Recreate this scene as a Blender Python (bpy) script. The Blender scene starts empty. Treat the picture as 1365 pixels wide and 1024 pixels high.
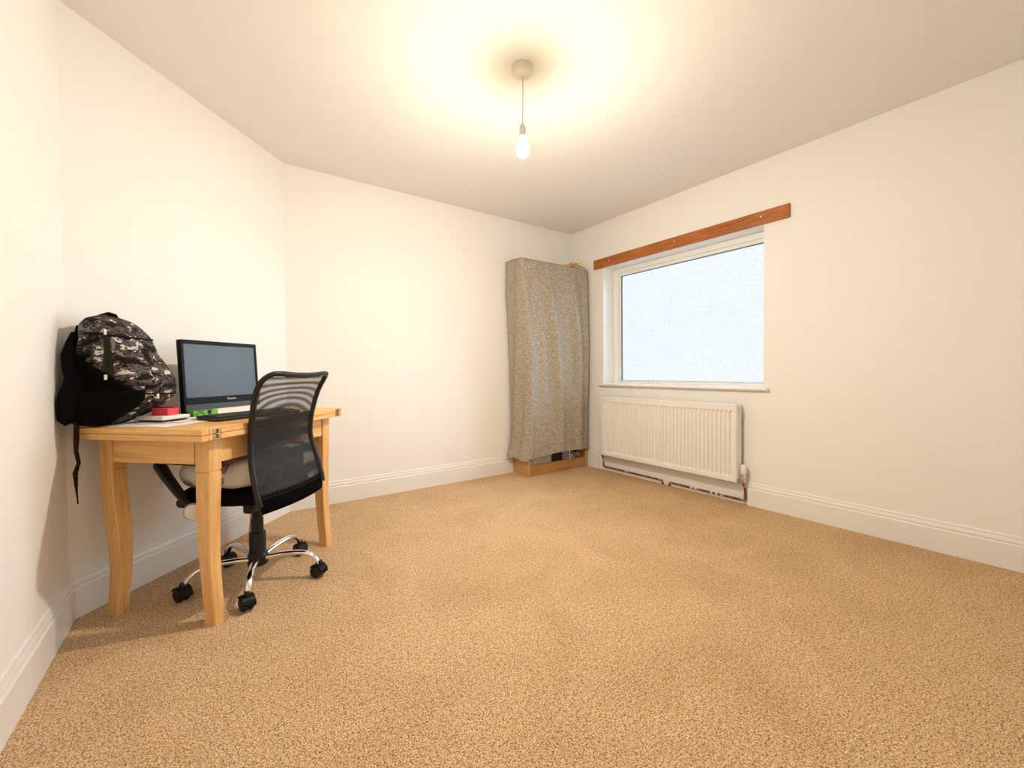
import bpy, bmesh, math, random
from mathutils import Vector, Matrix, noise
random.seed(7)
C = bpy.context.scene.collection
SC = bpy.context.scene
PI = math.pi

# ------------------------------------------------------------------ camera
F_PX, YAW, PITCH, ROLL = 558.637, 0.612522, -0.0140164, -0.0065656
cam_d = bpy.data.cameras.new('camera')
cam_d.sensor_width = 36.0
cam_d.lens = F_PX / 1365 * 36
cam_d.shift_x = 5.788 / 1365
cam_d.shift_y = -8.782 / 1365
cam_d.clip_start = 0.02
cam = bpy.data.objects.new('camera', cam_d); C.objects.link(cam)
fw = Vector((math.sin(YAW) * math.cos(PITCH), math.cos(YAW) * math.cos(PITCH), math.sin(PITCH)))
rt = Vector((math.cos(YAW), -math.sin(YAW), 0)); up = rt.cross(fw)
r2 = rt * math.cos(ROLL) + up * math.sin(ROLL); u2 = up * math.cos(ROLL) - rt * math.sin(ROLL)
cam.matrix_world = Matrix(((r2.x, u2.x, -fw.x, 0), (r2.y, u2.y, -fw.y, 0), (r2.z, u2.z, -fw.z, 1.0), (0, 0, 0, 1)))
SC.camera = cam

# ------------------------------------------------------------------ light settings
BULB = 2880.0
BULB_COL = (1.0, 0.905, 0.785)
SKY = 1.12                                  # bright even overcast outside the obscure glass
SKY_COL = (0.90, 0.94, 0.985)
SUN = 5.6                                   # hazy daylight slanting in through the window
SUN_COL = (0.64, 0.80, 1.0)
world = bpy.data.worlds.new('world'); SC.world = world
world.use_nodes = True
bgn = world.node_tree.nodes['Background']
bgn.inputs['Color'].default_value = (*SKY_COL, 1); bgn.inputs['Strength'].default_value = SKY
sun_d = bpy.data.lights.new('hazy_daylight', 'SUN'); sun_d.energy = SUN; sun_d.color = SUN_COL; sun_d.angle = math.radians(58)
sun = bpy.data.objects.new('hazy_daylight', sun_d); C.objects.link(sun)
sun.rotation_euler = Vector((-0.86, 0.21, -0.34)).to_track_quat('-Z', 'Y').to_euler()
SC.view_settings.view_transform = 'Standard'
SC.view_settings.look = 'None'
SC.view_settings.gamma = 1.0
SC.view_settings.use_curve_mapping = False
SC.view_settings.exposure = 0.0

# ------------------------------------------------------------------ materials
def mat(name, col, rough=0.5, metal=0.0, spec=0.5, build=None):
    m = bpy.data.materials.new(name); m.use_nodes = True
    nt = m.node_tree; b = nt.nodes['Principled BSDF']
    b.inputs['Base Color'].default_value = (*col, 1)
    b.inputs['Roughness'].default_value = rough
    b.inputs['Metallic'].default_value = metal
    b.inputs['Specular IOR Level'].default_value = spec
    if build: build(nt, b)
    return m

def nn(nt, t, **kw):
    n = nt.nodes.new(t)
    for k, v in kw.items():
        if k in n.inputs: n.inputs[k].default_value = v
        else: setattr(n, k, v)
    return n

def coords(nt, scale=(1, 1, 1), which='Object'):
    tc = nn(nt, 'ShaderNodeTexCoord'); mp = nn(nt, 'ShaderNodeMapping')
    mp.inputs['Scale'].default_value = scale
    nt.links.new(tc.outputs[which], mp.inputs['Vector'])
    return mp.outputs['Vector']

def ramp(nt, fac, stops, interp='LINEAR'):
    r = nn(nt, 'ShaderNodeValToRGB'); r.color_ramp.interpolation = interp
    e = r.color_ramp.elements
    while len(e) < len(stops): e.new(0.5)
    for i, (p, c) in enumerate(stops):
        e[i].position = p; e[i].color = (*c, 1)
    nt.links.new(fac, r.inputs['Fac'])
    return r.outputs['Color']

def noise_tex(nt, vec, scale, detail=3, rough=0.5, dist=0.0):
    n = nn(nt, 'ShaderNodeTexNoise'); n.inputs['Scale'].default_value = scale
    n.inputs['Detail'].default_value = detail; n.inputs['Roughness'].default_value = rough
    n.inputs['Distortion'].default_value = dist
    nt.links.new(vec, n.inputs['Vector'])
    return n.outputs['Fac']

def bump(nt, b, h, strength, dist=0.01):
    bp = nn(nt, 'ShaderNodeBump'); bp.inputs['Strength'].default_value = strength
    bp.inputs['Distance'].default_value = dist
    nt.links.new(h, bp.inputs['Height']); nt.links.new(bp.outputs['Normal'], b.inputs['Normal'])

def mixcol(nt, a, b, fac, mode='MIX'):
    m = nn(nt, 'ShaderNodeMix'); m.data_type = 'RGBA'; m.blend_type = mode
    if isinstance(fac, float): m.inputs[0].default_value = fac
    else: nt.links.new(fac, m.inputs[0])
    nt.links.new(a, m.inputs[6]); nt.links.new(b, m.inputs[7])
    return m.outputs[2]

def paint(sc=60, st=0.08):
    def f(nt, b):
        v = coords(nt)
        bump(nt, b, noise_tex(nt, v, sc, 4), st, 0.004)
    return f

def carpet(nt, b):
    v = coords(nt)
    n1 = noise_tex(nt, v, 215, 2, 0.55, 0.4)
    n2 = noise_tex(nt, v, 80, 3, 0.6, 0.4)
    n3 = noise_tex(nt, v, 2.2, 4, 0.6, 0.8)
    c1 = ramp(nt, n1, [(0.35, (0.33, 0.16, 0.05)), (0.45, (0.76, 0.47, 0.225)), (0.55, (0.90, 0.63, 0.37)), (0.67, (1.0, 0.84, 0.65))])
    c2 = ramp(nt, n2, [(0.32, (0.76, 0.71, 0.66)), (0.50, (1.0, 1.0, 1.0)), (0.70, (1.10, 1.10, 1.10))])
    c3 = ramp(nt, n3, [(0.30, (0.93, 0.90, 0.87)), (0.60, (1.05, 1.05, 1.05))])
    m1 = mixcol(nt, c1, c2, 1.0, 'MULTIPLY'); m2 = mixcol(nt, m1, c3, 1.0, 'MULTIPLY')
    nt.links.new(m2, b.inputs['Base Color'])
    ad = nn(nt, 'ShaderNodeMath'); ad.operation = 'ADD'
    nt.links.new(n1, ad.inputs[0]); nt.links.new(n2, ad.inputs[1])
    bump(nt, b, ad.outputs[0], 0.9, 0.012)

def wood(c0, c1, c2, scale=(2, 30, 30), knots=0.0):
    def f(nt, b):
        v = coords(nt, scale)
        n = noise_tex(nt, v, 1.6, 5, 0.6, 0.8)
        col = ramp(nt, n, [(0.3, c0), (0.5, c1), (0.68, c2)])
        nt.links.new(col, b.inputs['Base Color'])
        bump(nt, b, n, 0.05, 0.003)
    return f

def camo(nt, b):
    v = coords(nt, (13, 13, 24))
    n1 = noise_tex(nt, v, 1.0, 4, 0.62, 0.5)
    v2 = coords(nt, (26, 26, 46))
    n2 = noise_tex(nt, v2, 1.0, 4, 0.6, 0.4)
    c1 = ramp(nt, n1, [(0.0, (0.010, 0.008, 0.010)), (0.42, (0.055, 0.040, 0.034)), (0.49, (0.115, 0.092, 0.082)), (0.55, (0.030, 0.022, 0.020)), (0.60, (0.20, 0.165, 0.15))], 'CONSTANT')
    c2 = ramp(nt, n2, [(0.0, (0, 0, 0)), (0.60, (1, 1, 1))], 'CONSTANT')
    cream = nn(nt, 'ShaderNodeRGB'); cream.outputs[0].default_value = (0.64, 0.59, 0.53, 1)
    s = nn(nt, 'ShaderNodeSeparateColor'); nt.links.new(c2, s.inputs[0])
    col = mixcol(nt, c1, cream.outputs[0], s.outputs[0])
    v3 = coords(nt, (18, 18, 30))
    n3 = noise_tex(nt, v3, 1.0, 3, 0.6, 0.3)
    c3 = ramp(nt, n3, [(0.0, (0.09, 0.09, 0.09)), (0.43, (1, 1, 1))], 'CONSTANT')
    col = mixcol(nt, col, c3, 1.0, 'MULTIPLY')
    nt.links.new(col, b.inputs['Base Color'])
    bump(nt, b, noise_tex(nt, coords(nt), 25, 3), 0.3, 0.01)

def heather(nt, b):
    v = coords(nt, (150, 150, 90))
    n = noise_tex(nt, v, 1.0, 3, 0.65, 0.3)
    col = ramp(nt, n, [(0.30, (0.165, 0.130, 0.090)), (0.46, (0.35, 0.300, 0.230)), (0.60, (0.52, 0.465, 0.375)), (0.75, (0.72, 0.68, 0.59))])
    nt.links.new(col, b.inputs['Base Color'])
    bump(nt, b, n, 0.35, 0.003)

def floral(nt, b):
    v = coords(nt, (7, 7, 7))
    vo = nn(nt, 'ShaderNodeTexVoronoi'); vo.feature = 'F1'; nt.links.new(v, vo.inputs['Vector']); vo.inputs['Scale'].default_value = 1.0
    n = noise_tex(nt, coords(nt, (60, 60, 60)), 1.0, 2)
    ad = nn(nt, 'ShaderNodeMath'); ad.operation = 'MULTIPLY_ADD'; ad.inputs[1].default_value = 0.35
    nt.links.new(n, ad.inputs[0]); nt.links.new(vo.outputs['Distance'], ad.inputs[2])
    c = ramp(nt, ad.outputs[0], [(0.0, (0.62, 0.20, 0.22)), (0.34, (0.27, 0.26, 0.13)), (0.44, (0.74, 0.68, 0.57))], 'CONSTANT')
    nt.links.new(c, b.inputs['Base Color'])
    bump(nt, b, noise_tex(nt, coords(nt), 12, 3), 0.25, 0.01)

def old_pipe(nt, b):
    n = noise_tex(nt, coords(nt, (1, 1, 1)), 22, 3, 0.6)
    c = ramp(nt, n, [(0.40, (0.13, 0.045, 0.022)), (0.60, (0.24, 0.10, 0.05)), (0.68, (0.80, 0.74, 0.66))])
    nt.links.new(c, b.inputs['Base Color'])

def speck(c0, c1, sc):
    def f(nt, b):
        n = noise_tex(nt, coords(nt), sc, 2)
        nt.links.new(ramp(nt, n, [(0.46, c0), (0.54, c1)]), b.inputs['Base Color'])
    return f

def gauze(freq, duty, axis='Z', col=(0.012, 0.012, 0.012), cover=0.0):
    """woven seat mesh: fine strands across the panel with clear gaps between them"""
    def f(nt, b):
        b.inputs['Base Color'].default_value = (*col, 1)
        tc = nn(nt, 'ShaderNodeTexCoord'); s = nn(nt, 'ShaderNodeSeparateXYZ')
        nt.links.new(tc.outputs['UV'], s.inputs[0])
        mu = nn(nt, 'ShaderNodeMath'); mu.operation = 'MULTIPLY'; mu.inputs[1].default_value = freq
        nt.links.new(s.outputs['Y' if axis == 'Z' else 'X'], mu.inputs[0])
        fr = nn(nt, 'ShaderNodeMath'); fr.operation = 'FRACT'; nt.links.new(mu.outputs[0], fr.inputs[0])
        lt = nn(nt, 'ShaderNodeMath'); lt.operation = 'LESS_THAN'; lt.inputs[1].default_value = duty
        nt.links.new(fr.outputs[0], lt.inputs[0])
        mx = nn(nt, 'ShaderNodeMath'); mx.operation = 'MAXIMUM'; mx.inputs[1].default_value = cover
        nt.links.new(lt.outputs[0], mx.inputs[0])
        nt.links.new(mx.outputs[0], b.inputs['Alpha'])
    return f

WALL = (0.90, 0.885, 0.85)
M = {}
M['wall'] = mat('wall_paint', WALL, 0.75, spec=0.25, build=paint(70, 0.06))
M['ceiling'] = mat('ceiling_paint', (0.89, 0.88, 0.845), 0.85, spec=0.2, build=paint(50, 0.06))
M['carpet'] = mat('carpet', (0.5, 0.33, 0.2), 0.95, spec=0.08, build=carpet)
M['gloss'] = mat('white_gloss_paint', (0.87, 0.845, 0.80), 0.32, spec=0.4, build=paint(30, 0.03))
M['upvc'] = mat('white_plastic_frame', (0.88, 0.88, 0.86), 0.3)
M['gasket'] = mat('grey_gasket', (0.10, 0.13, 0.13), 0.6)
M['pine'] = mat('orange_pine', (0.45, 0.16, 0.03), 0.5, build=wood((0.29, 0.075, 0.008), (0.42, 0.125, 0.016), (0.52, 0.18, 0.035), (40, 2.5, 40)))
M['oakx'] = mat('oak_along_x', (0.6, 0.35, 0.13), 0.42, build=wood((0.70, 0.375, 0.115), (0.83, 0.475, 0.165), (0.90, 0.565, 0.24), (2.2, 34, 34)))
M['oaky'] = mat('oak_along_y', (0.6, 0.35, 0.13), 0.42, build=wood((0.70, 0.375, 0.115), (0.83, 0.475, 0.165), (0.90, 0.565, 0.24), (34, 2.2, 34)))
M['oakz'] = mat('oak_along_z', (0.6, 0.35, 0.13), 0.42, build=wood((0.68, 0.365, 0.115), (0.81, 0.465, 0.165), (0.88, 0.55, 0.235), (34, 34, 2.2)))
M['shelfz'] = mat('bookcase_wood_upright', (0.5, 0.28, 0.12), 0.5, build=wood((0.46, 0.23, 0.085), (0.57, 0.31, 0.13), (0.63, 0.38, 0.18), (30, 30, 2)))
M['shelfx'] = mat('bookcase_wood_level', (0.5, 0.26, 0.1), 0.5, build=wood((0.34, 0.15, 0.04), (0.47, 0.23, 0.075), (0.54, 0.29, 0.11), (2, 40, 40)))
M['crack'] = mat('dark_crack', (0.07, 0.02, 0.006), 0.9)
M['screw'] = mat('pale_screw_plug', (0.85, 0.78, 0.66), 0.5)
M['brass'] = mat('brass', (0.55, 0.40, 0.18), 0.35, 1.0)
M['oldbrass'] = mat('tarnished_brass', (0.12, 0.075, 0.03), 0.5, 0.6)
M['black'] = mat('black_plastic', (0.008, 0.008, 0.008), 0.42, spec=0.4)
M['softblack'] = mat('black_fabric', (0.0045, 0.0045, 0.005), 0.9, spec=0.08, build=lambda nt, b: bump(nt, b, noise_tex(nt, coords(nt), 300, 2), 0.4, 0.002))
M['meshblack'] = mat('black_nylon', (0.004, 0.004, 0.0045), 0.8, spec=0.15, build=lambda nt, b: bump(nt, b, noise_tex(nt, coords(nt), 180, 2), 0.4, 0.002))
M['maroon'] = mat('dark_maroon_webbing', (0.030, 0.010, 0.010), 0.8, spec=0.2)
M['chrome'] = mat('chrome', (0.82, 0.82, 0.82), 0.08, 1.0)
M['satin'] = mat('satin_silver', (0.66, 0.62, 0.56), 0.3, 0.7)
M['camo'] = mat('camouflage_cloth', (0.2, 0.16, 0.14), 0.85, spec=0.2, build=camo)
M['olive'] = mat('olive_zip_tape', (0.040, 0.042, 0.022), 0.85, spec=0.2)
M['cloth'] = mat('heather_grey_cloth', (0.3, 0.27, 0.22), 0.95, spec=0.1, build=heather)
M['floral'] = mat('floral_cotton', (0.7, 0.65, 0.55), 0.9, spec=0.15, build=floral)
M['screen'] = mat('matt_screen', (0.026, 0.032, 0.030), 0.38, spec=0.8)
M['bezel'] = mat('glossy_black_bezel', (0.006, 0.007, 0.007), 0.4, spec=0.12)
M['chin'] = mat('grey_speaker_band', (0.070, 0.080, 0.080), 0.5, spec=0.3)
M['letter'] = mat('pale_lettering', (0.75, 0.78, 0.80), 0.5)
M['white'] = mat('white_plastic', (0.85, 0.83, 0.79), 0.45)
M['paper'] = mat('white_paper', (0.86, 0.83, 0.80), 0.8, spec=0.2)
M['pinkpaper'] = mat('salmon_paper', (0.80, 0.36, 0.26), 0.8, spec=0.2)
M['pink'] = mat('red_pink_card', (0.86, 0.06, 0.10), 0.5)
M['green'] = mat('bright_green_card', (0.10, 0.34, 0.03), 0.45, build=speck((0.06, 0.24, 0.02), (0.17, 0.45, 0.06), 28))
M['keys'] = mat('black_keys', (0.022, 0.020, 0.016), 0.5)
M['grey'] = mat('grey_plastic', (0.30, 0.32, 0.34), 0.5)
M['lightgrey'] = mat('pale_grey_plastic', (0.52, 0.50, 0.47), 0.5)
M['dots'] = mat('dark_dotted_fabric', (0.1, 0.03, 0.03), 0.8, build=speck((0.04, 0.012, 0.012), (0.60, 0.50, 0.42), 70))
M['straw'] = mat('straw', (0.80, 0.45, 0.13), 0.7, build=speck((0.66, 0.32, 0.07), (0.92, 0.66, 0.28), 60))
M['pipe'] = mat('old_copper_pipe', (0.2, 0.08, 0.04), 0.6, build=old_pipe)
M['radiator'] = mat('radiator_enamel', (0.86, 0.835, 0.78), 0.3)
M['dark'] = mat('dark_print_and_pad_shade', (0.02, 0.016, 0.012), 0.9)  # printed carton marks, and the painted-in shade beneath the white pad
M['pulls'] = mat('pale_zip_pull', (0.82, 0.80, 0.74), 0.5)
M['back_upper'] = mat('chair_mesh_upper', (0.012,) * 3, 0.6, spec=0.4, build=gauze(331, 0.48))
M['back_front'] = mat('chair_mesh_front', (0.012,) * 3, 0.6, spec=0.4, build=gauze(354, 0.46))
M['back_lower'] = mat('chair_mesh_lower', (0.020,) * 3, 0.5, spec=0.35, build=gauze(340, 0.86, col=(0.024, 0.021, 0.018)))
M['ivory'] = mat('ivory_plastic', (0.78, 0.74, 0.66), 0.4)

def bulb_build(nt, b):
    b.inputs['Emission Color'].default_value = (*BULB_COL, 1)
    b.inputs['Emission Strength'].default_value = BULB
def neck_build(nt, b):
    b.inputs['Emission Color'].default_value = (1.0, 0.80, 0.42, 1)
    b.inputs['Emission Strength'].default_value = BULB * 0.036
M['bulb_neck'] = mat('lit_bulb_neck', (1, 0.9, 0.6), 0.3, build=neck_build)
M['bulb'] = mat('lit_bulb', (1, 0.9, 0.7), 0.3, build=bulb_build)

def pane_build(nt, b):
    # embossed obscure glass: daylight passes, the pressed grooves scatter it
    out = nt.nodes['Material Output']
    at = nn(nt, 'ShaderNodeAttribute'); at.attribute_name = 'groove'
    tr = nn(nt, 'ShaderNodeBsdfTransparent'); tr.inputs['Color'].default_value = (0.90, 0.935, 0.96, 1)
    fac = nn(nt, 'ShaderNodeMath'); fac.operation = 'MULTIPLY_ADD'; fac.inputs[1].default_value = 0.14; fac.inputs[2].default_value = 0.03
    nt.links.new(at.outputs['Fac'], fac.inputs[0])
    mx = nn(nt, 'ShaderNodeMixShader')
    nt.links.new(fac.outputs[0], mx.inputs[0]); nt.links.new(tr.outputs[0], mx.inputs[1]); nt.links.new(b.outputs[0], mx.inputs[2])
    nt.links.new(mx.outputs[0], out.inputs['Surface'])
M['pane'] = mat('obscure_glass', (0.62, 0.70, 0.76), 0.25, build=pane_build)

# ------------------------------------------------------------------ mesh helpers
def finish(name, bm, m, parent=None, smooth=False, mats=None):
    bmesh.ops.recalc_face_normals(bm, faces=bm.faces[:])
    me = bpy.data.meshes.new(name); bm.to_mesh(me); bm.free()
    for mm in (mats or [m]): me.materials.append(mm)
    if smooth:
        for p in me.polygons: p.use_smooth = True
    o = bpy.data.objects.new(name, me); C.objects.link(o)
    if parent: o.parent = parent
    return o

def autosmooth(o, ang=40):
    me = o.data
    for p in me.polygons: p.use_smooth = True
    bm = bmesh.new(); bm.from_mesh(me)
    for e in bm.edges:
        if len(e.link_faces) == 2 and e.calc_face_angle(0) > math.radians(ang): e.smooth = False
    bm.to_mesh(me); bm.free()
    return o

def box(bm, x0, x1, y0, y1, z0, z1, bev=0.0, seg=1, mtx=None):
    r = bmesh.ops.create_cube(bm, size=1)
    vs = r['verts']
    for v in vs:
        v.co = Vector(((x0 + x1) / 2 + v.co.x * (x1 - x0), (y0 + y1) / 2 + v.co.y * (y1 - y0), (z0 + z1) / 2 + v.co.z * (z1 - z0)))
    if bev > 0:
        es = list({e for v in vs for e in v.link_edges})
        rr = bmesh.ops.bevel(bm, geom=es, offset=bev, segments=seg, affect='EDGES', profile=0.5)
        vs = list({v for f in rr['faces'] for v in f.verts} | {v for v in vs if v.is_valid})
    if mtx is not None: bmesh.ops.transform(bm, matrix=mtx, verts=[v for v in vs if v.is_valid])
    return vs

def tube(bm, pts, rad, n=10, cap=True, flat=None):
    """sweep a circle (radius per point) along points; flat=(sx,sy) squashes the section"""
    pts = [Vector(p) for p in pts]
    if not isinstance(rad, (list, tuple)): rad = [rad] * len(pts)
    rings = []; prev = None
    for i, p in enumerate(pts):
        t = (pts[min(i + 1, len(pts) - 1)] - pts[max(i - 1, 0)]).normalized()
        if prev is None:
            a = Vector((0, 0, 1)) if abs(t.z) < 0.9 else Vector((1, 0, 0))
            nrm = (a - t * a.dot(t)).normalized()
        else:
            nrm = (prev - t * prev.dot(t)).normalized()
        prev = nrm; bn = t.cross(nrm)
        sx, sy = flat if flat else (1, 1)
        rings.append([bm.verts.new(p + (nrm * math.cos(2 * PI * k / n) * sx + bn * math.sin(2 * PI * k / n) * sy) * rad[i]) for k in range(n)])
    for a, b in zip(rings, rings[1:]):
        for k in range(n): bm.faces.new((a[k], a[(k + 1) % n], b[(k + 1) % n], b[k]))
    if cap:
        bm.faces.new(rings[0][::-1]); bm.faces.new(rings[-1])

def lathe(bm, prof, n=24, origin=(0, 0, 0), mtx=None):
    """prof: list of (radius, z)"""
    o = Vector(origin); rings = []; new = []
    for r, z in prof:
        if r < 1e-6:
            v = bm.verts.new(o + Vector((0, 0, z))); rings.append([v]); new.append(v)
        else:
            ring = [bm.verts.new(o + Vector((r * math.cos(2 * PI * k / n), r * math.sin(2 * PI * k / n), z))) for k in range(n)]
            rings.append(ring); new += ring
    for a, b in zip(rings, rings[1:]):
        for k in range(n):
            k2 = (k + 1) % n
            if len(a) == 1 and len(b) == 1: continue
            if len(a) == 1: bm.faces.new((a[0], b[k], b[k2]))
            elif len(b) == 1: bm.faces.new((a[k], a[k2], b[0]))
            else: bm.faces.new((a[k], a[k2], b[k2], b[k]))
    if mtx is not None: bmesh.ops.transform(bm, matrix=mtx, verts=new)

def prism(bm, prof, p0, p1, out, cap=True):
    """extrude a profile (list of (offset along 'out', z)) from p0 to p1 (world xy)"""
    p0 = Vector((*p0, 0)); p1 = Vector((*p1, 0)); o = Vector((*out, 0))
    A = [bm.verts.new(p0 + o * d + Vector((0, 0, z))) for d, z in prof]
    B = [bm.verts.new(p1 + o * d + Vector((0, 0, z))) for d, z in prof]
    n = len(prof)
    for k in range(n): bm.faces.new((A[k], A[(k + 1) % n], B[(k + 1) % n], B[k]))
    if cap: bm.faces.new(A[::-1]); bm.faces.new(B)

def grid_faces(bm, rows, close=False):
    for a, b in zip(rows, rows[1:]):
        n = len(a)
        for k in range(n if close else n - 1):
            bm.faces.new((a[k], a[(k + 1) % n], b[(k + 1) % n], b[k]))

def thing(name, label, cat, loc=(0, 0, 0), rz=0.0, group=None):
    o = bpy.data.objects.new(name, None); C.objects.link(o)
    o.location = loc; o.rotation_euler = (0, 0, rz); o.empty_display_size = 0.1
    o['label'] = label; o['category'] = cat
    if group: o['group'] = group
    return o

def tag(o, label, cat, group=None):
    o['label'] = label; o['category'] = cat
    if group: o['group'] = group
    return o

def struct(name, bm, m, parent=None, smooth=False, label=None):
    o = finish(name, bm, m, parent, smooth)
    if parent is None: o['kind'] = 'structure'
    if label: o['label'] = label
    return o

def part(name, m, parent, fn, smooth=None, label=None, mats=None):
    bm = bmesh.new(); fn(bm)
    o = finish(name, bm, m, parent, mats=mats)
    if smooth: autosmooth(o, smooth)
    if label: o['label'] = label
    return o

def interp(tab, x):
    """piecewise smooth (cosine-free linear) interpolation in a table of (x, value...)"""
    if x <= tab[0][0]: return tab[0][1:]
    for a, b in zip(tab, tab[1:]):
        if x <= b[0]:
            t = (x - a[0]) / (b[0] - a[0])
            return tuple(p + (q - p) * t for p, q in zip(a[1:], b[1:]))
    return tab[-1][1:]

def catmull(tab, x):
    n = len(tab)
    if x <= tab[0][0]: return tab[0][1:]
    if x >= tab[-1][0]: return tab[-1][1:]
    for i in range(n - 1):
        if x <= tab[i + 1][0]:
            p0, p1, p2, p3 = tab[max(i - 1, 0)], tab[i], tab[i + 1], tab[min(i + 2, n - 1)]
            h = p2[0] - p1[0]; t = (x - p1[0]) / h
            out = []
            for k in range(1, len(p1)):
                m1 = (p2[k] - p0[k]) / max(p2[0] - p0[0], 1e-6) * h
                m2 = (p3[k] - p1[k]) / max(p3[0] - p1[0], 1e-6) * h
                t2, t3 = t * t, t * t * t
                out.append((2 * t3 - 3 * t2 + 1) * p1[k] + (t3 - 2 * t2 + t) * m1 + (-2 * t3 + 3 * t2) * p2[k] + (t3 - t2) * m2)
            return tuple(out)

# ------------------------------------------------------------------ room shell
XR, YB, H = 3.238, 3.383, 2.50
XA = -0.491
BX = 0.433
ANG = 0.7623
CAY = YB - (BX - XA) / math.tan(ANG)            # y of the corner between the near left wall and the diagonal wall
YR = -0.45
TH = 0.12
OUT = 0.30

bm = bmesh.new()
fl = [(XA, YR), (XR, YR), (XR, YB), (BX, YB), (XA, CAY)]
def slab(bm, poly, z0, z1):
    a = [bm.verts.new((x, y, z0)) for x, y in poly]; b = [bm.verts.new((x, y, z1)) for x, y in poly]
    n = len(poly)
    bm.faces.new(a[::-1]); bm.faces.new(b)
    for k in range(n): bm.faces.new((a[k], a[(k + 1) % n], b[(k + 1) % n], b[k]))
slab(bm, fl, -0.08, 0.0)
struct('floor', bm, M['carpet'], label='beige brown twist pile carpet')
bm = bmesh.new(); slab(bm, fl, H, H + 0.08)
struct('ceiling', bm, M['ceiling'])

bm = bmesh.new(); box(bm, XA - TH, XA, YR - TH, CAY + 0.03, -0.08, H + 0.08)
struct('wall_left', bm, M['wall'])
bm = bmesh.new(); box(bm, BX - 0.05, XR + OUT, YB, YB + TH, -0.08, H + 0.08)
struct('wall_back', bm, M['wall'])
bm = bmesh.new(); box(bm, XA - TH, XR + OUT, YR - TH, YR, -0.08, H + 0.08)
struct('wall_rear', bm, M['wall'])
nB = Vector((math.cos(ANG), -math.sin(ANG), 0))
dBv = Vector((math.sin(ANG), math.cos(ANG), 0))
bm = bmesh.new()
pa = Vector((XA, CAY, 0)); pb = Vector((BX, YB, 0))
slab(bm, [(pa.x, pa.y), (pb.x, pb.y), ((pb - nB * TH).x, (pb - nB * TH).y), ((pa - nB * TH).x, (pa - nB * TH).y)][::-1], -0.08, H + 0.08)
struct('wall_diagonal', bm, M['wall'])

WY0, WY1, WZ0, WZ1 = 1.405, 2.920, 0.862, 2.042
bm = bmesh.new()
box(bm, XR, XR + OUT, YR - TH, WY0, -0.08, H + 0.08)
box(bm, XR, XR + OUT, WY1, YB + 0.01, -0.08, H + 0.08)
box(bm, XR, XR + OUT, WY0, WY1, -0.08, WZ0)
box(bm, XR, XR + OUT, WY0, WY1, WZ1, H + 0.08)
bmesh.ops.remove_doubles(bm, verts=bm.verts[:], dist=1e-5)
struct('wall_right', bm, M['wall'])

# moulded skirting
BB = [(0, 0), (0.018, 0), (0.018, 0.122), (0.0165, 0.1255), (0.011, 0.1285), (0.0105, 0.1325), (0.0135, 0.135),
      (0.0135, 0.139), (0.0115, 0.146), (0.0085, 0.154), (0.0075, 0.158), (0.0085, 0.1605), (0.0075, 0.166), (0.004, 0.170), (0, 0.170)]
bm = bmesh.new(); prism(bm, BB, (XA, YR), (XA, CAY - 0.008), (1, 0)); struct('baseboard_left', bm, M['gloss'])
bm = bmesh.new(); prism(bm, BB, (pa.x, pa.y), (pb.x, pb.y), (nB.x, nB.y)); struct('baseboard_diagonal', bm, M['gloss'])
bm = bmesh.new(); prism(bm, BB, (BX, YB), (XR, YB), (0, -1)); struct('baseboard_back', bm, M['gloss'])
bm = bmesh.new(); prism(bm, BB, (XR, YR), (XR, 1.508), (-1, 0)); struct('baseboard_right', bm, M['gloss'])
bm = bmesh.new(); prism(bm, BB, (XR, 2.962), (XR, YB - 0.018), (-1, 0)); struct('baseboard_right', bm, M['gloss'])
bm = bmesh.new(); box(bm, XR - 0.010, XR, 1.540, 2.930, 0, 0.150, 0.002); struct('trim_1', bm, M['gloss'], label='plain white board along the wall under the radiator')

# window
WX = XR + 0.146
win = bpy.data.objects.new('window_1', None); C.objects.link(win); win.location = (WX, 2.16, WZ0)
win['kind'] = 'structure'; win['label'] = 'white framed frosted window above the radiator'
def wrel(bm): bmesh.ops.translate(bm, vec=-Vector((WX, 2.16, WZ0)), verts=bm.verts[:])
def frame_ring(bm, x0, x1, y0, y1, z0, z1, l, r, b, t, bev=0.006):
    box(bm, x0, x1, y0, y0 + r, z0, z1, bev, 2); box(bm, x0, x1, y1 - l, y1, z0, z1, bev, 2)
    box(bm, x0, x1, y0 + r, y1 - l, z0, z0 + b, bev, 2); box(bm, x0, x1, y0 + r, y1 - l, z1 - t, z1, bev, 2)
bm = bmesh.new()
frame_ring(bm, WX, WX + 0.07, WY0, WY1, WZ0, WZ1, 0.068, 0.045, 0.03, 0.052); wrel(bm)
o = struct('window_frame', bm, M['upvc'], win)
bm = bmesh.new()
frame_ring(bm, WX + 0.012, WX + 0.06, WY0 + 0.044, WY1 - 0.067, WZ0 + 0.028, WZ1 - 0.05, 0.026, 0.016, 0.014, 0.032, 0.008); wrel(bm)
struct('glazing_bead', bm, M['upvc'], win)
bm = bmesh.new()
frame_ring(bm, WX + 0.019, WX + 0.04, WY0 + 0.058, WY1 - 0.0905, WZ0 + 0.0405, WZ1 - 0.079, 0.007, 0.003, 0.003, 0.006, 0); wrel(bm)
struct('glazing_gasket', bm, M['gasket'], win)
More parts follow.
